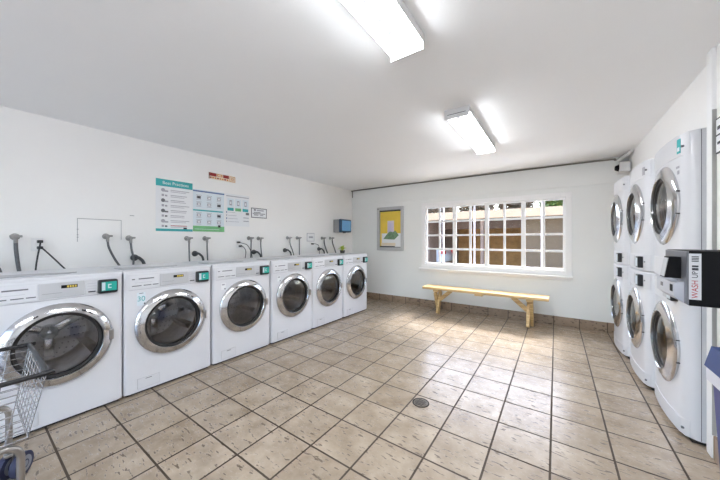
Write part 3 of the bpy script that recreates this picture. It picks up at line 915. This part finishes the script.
HS = [(0.276, 1.325, 0.305, 0.013, 'single thick supply hose hanging from its valve behind the washer nearest the cart', 0.0),
      (0.878, 1.335, 1.02, 0.010, 'slanting supply hose, the left of two meeting above the second washer', 0.0),
      (1.071, 1.318, 1.075, 0.010, 'supply hose right of the slanting one, meeting it above the second washer', 0.02),
      (1.664, 1.318, 1.664, 0.009, 'straight supply hose, left of the pair under the tall teal poster corner', 0.0),
      (1.888, 1.318, 1.888, 0.009, 'straight supply hose, right of the pair beneath the green poster band', 0.0),
      (2.545, 1.325, 2.52, 0.009, 'supply hose left of a pair above the third washer, just right of the black plugs', 0.0),
      (2.715, 1.322, 2.73, 0.009, 'supply hose right of a pair above the third washer', 0.0),
      (3.30, 1.335, 3.40, 0.009, 'supply hose left of the pair above the fourth washer', 0.02),
      (3.525, 1.335, 3.50, 0.009, 'supply hose right of the pair above the fourth washer', 0.0),
      (4.185, 1.335, 4.32, 0.012, 'dark supply hose left of the pair above the fifth washer', 0.0),
      (4.435, 1.335, 4.56, 0.012, 'dark supply hose right of the pair above the fifth washer, nearest the towel dispenser', 0.02)]
for a in HS: hose(*a)
def drain(y, z, label, r=0.013):
    t = thing('drain_hose', label, 'drain hose', (XL, y, z), 0, 'washer drain hoses')
    MB(M['hosedark']).lathe([(0, 0.036), (0.012, 0.036), (0.02, 0.026), (0.05, 0.024), (0.052, 0)], 'x', n=18).build('wall_fitting', t)
    MB(M['hosedark']).tube([(0.045, 0, 0), (0.07, 0.006, 0.006), (0.085, 0.03, -0.012), (0.10, 0.06, -0.07), (0.11, 0.075, -0.26)], r, sub=6).build('hose', t)
drain(0.12, 1.10, 'thick dark drain hose looping at the left edge above the first washer', 0.024)
drain(1.12, 1.10, 'dark drain hose between the two slanting supply hoses above the second washer', 0.016)
drain(1.76, 1.12, 'dark drain elbow on the wall between the two straight supply hoses')
drain(2.63, 1.11, 'dark drain elbow on the wall above the third washer, right of the plugs')
drain(3.24, 1.12, 'dark drain elbow on the wall above the fourth washer')
drain(4.09, 1.12, 'dark drain elbow on the wall above the fifth washer')

def outlet(y, z, label):
    t = thing('power_outlet', label, 'power outlet', (XL, y, z), 0, 'wall outlets behind the washers')
    m = MB(M['plate']).box(0, 0.006, -0.038, 0.038, -0.06, 0.06, bevel=0.003)
    for dz in (-0.028, 0.028): m.box(0, 0.0075, -0.017, 0.017, dz - 0.014, dz + 0.014, M['trim'])
    m.build('cover_plate', t)
    return t
def cord(parent, dy, dz, pts, r=0.006):
    c = MB(M['dark']).tube([(0.05, 0, 0)] + pts, r, n=8, sub=6).build('power_cord', parent, (0, dy, dz))
    MB(M['dark']).box(0.0078, 0.050, -0.018, 0.018, -0.013, 0.013, bevel=0.005).build('plug', c)
o_ = outlet(0.405, 1.255, 'white wall outlet with two black plugs and cords above the first washer')
cord(o_, 0.013, 0.028, [(0.07, -0.004, -0.03), (0.09, -0.028, -0.20), (0.10, -0.045, -0.45)])
cord(o_, 0.013, -0.028, [(0.07, 0.018, -0.015), (0.09, 0.12, -0.16), (0.10, 0.18, -0.26), (0.10, 0.2, -0.4)])
o_ = outlet(2.375, 1.235, 'white wall outlet with two black cords above the third washer')
cord(o_, -0.015, 0.028, [(0.08, 0.05, -0.02), (0.09, 0.10, -0.04), (0.10, 0.15, -0.12), (0.10, 0.18, -0.24), (0.10, 0.18, -0.4)], 0.005)
cord(o_, 0.015, -0.028, [(0.08, 0.02, -0.015), (0.09, 0.05, -0.08), (0.10, 0.03, -0.2), (0.10, 0.02, -0.36)], 0.005)
t = thing('wall_plate', 'square white cover plate with a thin cord on the wall between fourth and fifth washers', 'wall plate', (XL, 3.87, 1.345))
m = MB(M['plate']).box(0, 0.008, -0.10, 0.10, -0.075, 0.085, M['inkpale'], bevel=0.003).box(0, 0.010, -0.091, 0.091, -0.066, 0.076, bevel=0.002).box(0, 0.012, -0.055, 0.055, -0.012, 0.022, M['inkpale'])
m.build('plate', t)
cord(t, 0.025, -0.122, [(0.075, 0.03, 0.0), (0.09, 0.10, -0.03), (0.10, 0.115, -0.12), (0.10, 0.11, -0.36)], 0.005)

# ------------------------------------------------------------------ potted plant on the last washer
pp = thing('potted_plant', 'tiny yellow-green plant in a dark pot on top of the last washer', 'plant', (-3.34, 4.19, 1.0435))
pp.scale = (1.6, 1.6, 1.25)
MB(M['pot']).lathe([(0, 0.024), (0.045, 0.032), (0.045, 0.026), (0.04, 0.0)], 'z', n=18).build('pot', pp)
m = MB(M['leafy'])
for k in range(16):
    a = k * 2.4; rr = 0.02 + 0.035 * ((k * 37 % 10) / 10); h = 0.06 + 0.06 * ((k * 53 % 10) / 10)
    d = Vector((math.cos(a), math.sin(a), 0)); sd = Vector((-d.y, d.x, 0)) * 0.013
    b0 = Vector((0, 0, 0.038)); mid = d * rr * 0.6 + Vector((0, 0, h)); tip = d * rr * 1.5 + Vector((0, 0, h - 0.004))
    up = Vector((0, 0, 0.002))
    m.add([b0, mid - sd, tip, mid + sd, mid + up * 3], [(0, 1, 4), (1, 2, 4), (2, 3, 4), (3, 0, 4)], None, True)
m.build('leaves', pp, fix=False)

# ------------------------------------------------------------------ pay kiosk on the right wall
kx, ky0, ky1, kz0, kz1 = 0.50, 1.94, 2.255, 0.992, 1.246
k = thing('payment_kiosk', 'black wall box with grey front, card reader and upright sticker beside the nearest dryers', 'payment kiosk', (kx, ky0, kz0))
kw, kh, kd = ky1 - ky0, kz1 - kz0, XN - kx
MB(M['black']).box(0.006, kd, 0, kw, 0, kh, bevel=0.003).build('housing', k)
MB(M['kioskgrey']).box(0.0, 0.012, 0.0015, kw - 0.0015, 0.004, kh - 0.002, bevel=0.002).build('front_plate', k)
m = MB(M['kiosksilver'])
m.prism([(-0.034, 0.035), (0.0, 0.005), (0.0, 0.105), (-0.034, 0.100)], 'y', 0.035, kw - 0.005)
bz = m.build('slot_bezel', k)
MB(M['black']).box(-0.036, -0.03, 0.05, 0.085, 0.055, 0.088).build('coin_slot', bz)
MB(M['ink']).box(-0.0355, -0.03, 0.20, 0.235, 0.062, 0.082).build('slot_label', bz)
rd = MB(M['black']).prism([(-0.056, 0.118), (0.0, 0.118), (0.0, 0.222), (-0.040, 0.222)], 'y', 0.075, 0.150).build('card_reader', k)
MB(M['panel']).prism([(-0.0550, 0.124), (-0.0575, 0.124), (-0.0435, 0.216), (-0.0410, 0.216)], 'y', 0.082, 0.143).build('reader_face', rd)
sk = MB(M['panel2']).box(0.006, 0.044, -0.0012, 0.0, 0.030, kh - 0.012).build('sticker', k)
text('WASH', 0.029, M['redink'], sk, 'sticker_word', (0.025, -0.0018, 0.078), (R(90), R(-90), 0))
text('UP', 0.026, M['inkdark'], sk, 'sticker_word', (0.025, -0.0018, 0.145), (R(90), R(-90), 0))
m = MB(M['inkdark'])
m.box(0.015, 0.035, -0.0018, -0.0012, 0.165, 0.176).box(0.015, 0.035, -0.0018, -0.0012, 0.180, 0.188)
for q in range(4): m.box(0.014, 0.036, -0.0018, -0.0012, 0.205 + q * 0.007, 0.209 + q * 0.007)
m.build('sticker_mark', sk)
MB(M['black']).box(0.130, kd, 0.0, 0.1, kh, kh + 0.065, bevel=0.004).build('top_unit', k)

# ------------------------------------------------------------------ framed sign on the right wall
sg = thing('framed_sign', 'black-bordered white sign on the right wall at the photo edge', 'sign', (XN, 2.49, 1.80))
m = MB(M['inkdark']).box(-0.006, 0, -0.16, 0.055, 0, 0.205).box(-0.0075, 0, -0.152, 0.047, 0.008, 0.197, M['paper'])
m.box(-0.0085, 0, -0.14, 0.046, 0.10, 0.108, M['inkdark']).box(-0.0085, 0, -0.14, 0.03, 0.135, 0.155, M['inkdark']).box(-0.0085, 0, -0.14, 0.03, 0.05, 0.065, M['inkdark'])
m.build('sign_board', sg)

# ------------------------------------------------------------------ blue bin
bn_ = thing('waste_bin', 'slim navy bin with blue lid and white rim below the pay box', 'bin', (0.635, 1.52, 0))
m = MB(M['binbody'])
def frust(m, x0, x1, y0, y1, z0, x2, x3, y2, y3, z1):
    m.add([(x0, y0, z0), (x1, y0, z0), (x1, y1, z0), (x0, y1, z0), (x2, y2, z1), (x3, y2, z1), (x3, y3, z1), (x2, y3, z1)],
          [(3, 2, 1, 0), (4, 5, 6, 7), (0, 1, 5, 4), (1, 2, 6, 5), (2, 3, 7, 6), (3, 0, 4, 7)])
frust(m, -0.085, 0.11, -0.18, 0.20, 0.0, -0.118, 0.125, -0.22, 0.215, 0.735)
m.build('body', bn_)
m = MB(M['binrim']); m.box(-0.134, 0.13, -0.225, 0.226, 0.730, 0.785, bevel=0.006); m.build('rim', bn_)
m = MB(M['binblue']); frust(m, -0.137, 0.133, -0.235, 0.230, 0.785, -0.120, 0.12, -0.215, 0.222, 0.868)
m.box(-0.105, 0.105, -0.2, 0.205, 0.868, 0.876, bevel=0.003)
m.build('lid', bn_)

# ------------------------------------------------------------------ wire laundry cart
ct = thing('laundry_cart', 'wire basket laundry cart on casters with black rim in front of the first washer', 'laundry cart', (-2.175, -0.2, 0))
cx0, cx1, cy0, cy1 = -0.275, 0.275, -0.45, 0.428            # rim
bx0, bx1, by0, by1, bz, rz = -0.24, 0.24, -0.40, 0.375, 0.415, 0.69
def rimpts(z):
    return [(cx1, cy0 + 0.06, z), (cx1, cy1 - 0.05, z), (cx1 - 0.012, cy1 - 0.012, z + 0.004), (cx1 - 0.05, cy1, z + 0.004), (cx0 + 0.05, cy1, z + 0.012),
            (cx0 + 0.012, cy1 - 0.012, z + 0.014), (cx0, cy1 - 0.05, z + 0.014), (cx0, cy0 + 0.06, z + 0.014), (cx0 + 0.012, cy0 + 0.012, z + 0.012), (cx0 + 0.06, cy0, z + 0.01), (cx1 - 0.06, cy0, z), (cx1 - 0.012, cy0 + 0.012, z)]
MB(M['cartrim']).tube(rimpts(rz), 0.0105, n=10, sub=5, closed=True).build('rim', ct)
m = MB(M['wire'])
wr_ = 0.0019
def lerp3(a, b, f): return tuple(a[i] * (1 - f) + b[i] * f for i in range(3))
topc = [(cx1, cy0, rz), (cx1, cy1, rz), (cx0, cy1, rz + 0.014), (cx0, cy0, rz + 0.014)]
botc = [(bx1, by0, bz), (bx1, by1, bz), (bx0, by1, bz), (bx0, by0, bz)]
for q in range(1, 9):
    f = q / 9.0
    ring = [lerp3(b_, t_, f) for b_, t_ in zip(botc, topc)]
    for a in range(4): m.tube([ring[a], ring[(a + 1) % 4]], wr_, n=6, sub=1)
for a in range(4):
    nn = 12 if a in (0, 2) else 8
    for q in range(nn + 1):
        f = q / nn
        m.tube([lerp3(botc[a], botc[(a + 1) % 4], f), lerp3(topc[a], topc[(a + 1) % 4], f)], wr_, n=6, sub=1)
for q in range(1, 10):
    f = q / 10; m.tube([lerp3(botc[0], botc[1], f), lerp3(botc[3], botc[2], f)], wr_, n=6, sub=1)
for q in range(1, 5):
    f = q / 5; m.tube([lerp3(botc[0], botc[3], f), lerp3(botc[1], botc[2], f)], wr_, n=6, sub=1)
for a in range(4): m.tube([botc[a], botc[(a + 1) % 4]], 0.004, n=8, sub=1)
m.build('basket', ct)
for sx in (0.245, -0.265):
    MB(M['carttube']).tube([(sx, 0.352, 0.135), (sx, 0.354, 0.30), (sx, 0.35, 0.366), (sx, 0.32, 0.394), (sx, 0.25, 0.397), (sx, -0.26, 0.397), (sx, -0.33, 0.394), (sx, -0.36, 0.366), (sx, -0.365, 0.30), (sx, -0.36, 0.135)], 0.0135, n=12, sub=5).build('frame_tube', ct)
for yy in (0.2, -0.2):
    MB(M['carttube']).tube([(0.245, yy, 0.392), (-0.265, yy, 0.392)], 0.010, n=10, sub=1).build('cross_bar', ct)
for sx in (0.245, -0.265):
    for yy in (0.352, -0.36):
        c = MB(M['steel'])
        c.box(sx - 0.02, sx + 0.035, yy - 0.018, yy + 0.045, 0.126, 0.142, bevel=0.004).box(sx + 0.002, sx + 0.018, yy + 0.012, yy + 0.028, 0.05, 0.13, bevel=0.003)
        c = c.build('caster', ct)
        for e in (-1, 1):
            w = MB(M['tyre'])
            w.M = Matrix.Translation((sx + 0.01, yy + 0.02, 0.0625)) @ Matrix.Rotation(R(52), 4, 'Z') @ Matrix.Translation((e * 0.030, 0, 0))
            w.lathe([(-0.016, 0.052), (-0.013, 0.062), (0.013, 0.062), (0.016, 0.052)], 'x', (0, 0, 0), n=28, mat=M['tyre'])
            for d in (-1, 1):
                w.lathe([(d * 0.0165, 0.042), (d * 0.0172, 0.0)], 'x', (0, 0, 0), n=24, mat=M['hub'])
                w.lathe([(d * 0.0174, 0.022), (d * 0.0178, 0.0)], 'x', (0, 0, 0), n=24, mat=M['tyre'])
                w.lathe([(d * 0.0180, 0.016), (d * 0.0184, 0.0)], 'x', (0, 0, 0), n=24, mat=M['hub'])
            w.build('wheel', c)

# ------------------------------------------------------------------ outside the window
struct(MB(M['drive']).box(-30, 22, YB + 0.13, 34, -0.3, -0.1).build('driveway'))
cp = thing('carport', 'low carport with peach fascia and dark open bays seen through the window', 'building', (-2, 12, -0.1))
MB(M['fascia']).box(-14, 9, 0, 0.25, 2.27, 2.58, bevel=0.01).build('fascia', cp)
MB(M['roofing']).box(-14, 9, 0.25, 6.2, 2.42, 2.52).build('roof', cp)
MB(M['carportwall']).box(-3.2, 9, 5.4, 5.6, 0, 2.42).build('back_wall', cp)
MB(M['carportgrey']).box(-14, -3.2, 5.4, 5.6, 0, 2.42).build('back_wall', cp)
MB(material('storage_wall_brown', (100, 82, 62), 0.8)).box(1.05, 3.2, 0.6, 0.8, 0, 2.42).build('storage_wall', cp)
MB(M['carportdark']).box(-14, 9, 2.6, 2.75, 1.95, 2.42).build('beam', cp)
for x in (-5.6, -2.95, -0.55, 3.4, 6.0):
    MB(M['carportdark']).box(x, x + 0.12, 0.3, 0.42, 0, 2.42).build('post', cp)
MB(M['carportdark']).box(-2.95, -2.85, 0.6, 5.4, 0, 2.42).build('partition', cp)

def car(x, y, paint, label, rz=0.0):
    t = thing('car', label, 'car', (x, y, -0.1), rz)
    m = MB(paint)
    prof = [(-2.1, 0.32), (-2.12, 0.62), (-2.0, 0.92), (-1.45, 1.0), (-0.95, 1.38), (0.25, 1.42), (1.0, 1.0), (1.85, 0.88), (2.1, 0.66), (2.12, 0.32)]
    n = len(prof)
    vs = []
    for yy, ins in ((-0.86, 0.06), (-0.8, 0.0), (0.8, 0.0), (0.86, 0.06)):
        for (px_, pz) in prof:
            tap = 0.0 if pz <= 1.0 else 0.16 * (1 if yy < 0 else -1)
            vs.append((px_ * (1 - ins * 0.3), yy + tap, pz - (ins if pz > 0.4 else 0)))
    fs = [tuple(range(n)), tuple(range(4 * n - 1, 3 * n - 1, -1))]
    for j in range(3):
        for i in range(n):
            l = (i + 1) % n
            fs.append((j * n + i, j * n + l, (j + 1) * n + l, (j + 1) * n + i))
    m.add(vs, fs, paint, True)
    m.build('body', t)
    g = MB(M['carglass'])
    for sy in (-1, 1):
        g.add([(-1.25, sy * 0.862, 1.0), (0.75, sy * 0.862, 1.0), (0.22, sy * 0.71, 1.32), (-0.9, sy * 0.71, 1.3)], [(0, 1, 2, 3)])
    g.build('window', t, fix=False)
    for wx in (-1.3, 1.3):
        for sy in (-1, 1):
            w = MB(M['black']).lathe([(-0.1, 0.26), (-0.09, 0.31), (0.09, 0.31), (0.1, 0.26)], 'y', (wx, sy * 0.8, 0.31), n=26)
            w.lathe([(sy * 0.102, 0.18), (sy * 0.103, 0.0)], 'y', (wx, sy * 0.8, 0.31), n=20, mat=M['steel'])
            w.build('wheel', t)
    for sy in (-1, 1):
        MB(M['taillight']).box(-2.14, -1.85, sy * 0.72 - 0.14, sy * 0.72 + 0.145, 0.70, 0.86, bevel=0.02).build('tail_light', t)
car(-6.6, 14.4, M['carpaint'], 'white car parked in the left carport bay, seen low in the left window sash', math.pi)

def bush(x, y, z, rx, rz, n, mat, label, seed):
    rnd = random.Random(seed)
    t = thing('tree', label, 'tree', (x, y, -0.1), 0, 'trees behind the carport')
    tr = MB(M['bark']); tr.tube([(0, 0, 0), (0.05, 0, z * 0.5), (-0.05, 0.05, z)], 0.09, n=8)
    for k in range(5):
        a = k * 1.3; tr.tube([(0, 0, z * 0.7), (math.cos(a) * rx * 0.4, math.sin(a) * rx * 0.4, z + 0.1), (math.cos(a) * rx * 0.7, math.sin(a) * rx * 0.7, z + rz * 0.4)], 0.03, n=6)
    tr.build('trunk', t)
    m = MB(mat)
    for _ in range(n):
        while True:
            p = Vector((rnd.uniform(-1, 1), rnd.uniform(-1, 1), rnd.uniform(-1, 1)))
            if 0.25 < p.length < 1: break
        c = Vector((p.x * rx, p.y * rx * 0.7, z + p.z * rz))
        u = Vector((rnd.uniform(-1, 1), rnd.uniform(-1, 1), rnd.uniform(-0.6, 0.6))).normalized()
        v = u.orthogonal().normalized(); s_ = rnd.uniform(0.09, 0.2)
        m.add([c - u * s_, c + v * s_ * 0.45, c + u * s_, c - v * s_ * 0.45], [(0, 1, 2, 3)])
    m.build('foliage', t, fix=False)
bush(-9.8, 20, 3.62, 1.5, 0.8, 1500, M['leafb'], 'sparse brown tree behind the carport, in the leftmost window panes', 1)
bush(-6.9, 20, 3.62, 1.25, 0.75, 1300, M['leafb'], 'sparse brownish tree over the carport roof, in the second window sash', 2)
bush(-4.4, 20, 3.62, 1.15, 0.85, 1500, M['leafb'], 'brown-leaved tree over the carport roof, left half of the third sash', 3)
bush(-2.1, 20, 3.62, 1.03, 0.8, 1500, M['leafb'], 'brown-leaved tree over the carport roof, right half of the third sash', 4)
bush(0.2, 20, 3.62, 1.06, 0.8, 1800, M['leafg'], 'green tree over the carport roof, left half of the rightmost sash', 5)
bush(2.5, 20, 3.62, 1.1, 0.85, 1800, M['leafg'], 'green tree over the carport roof, in the rightmost window panes', 6)
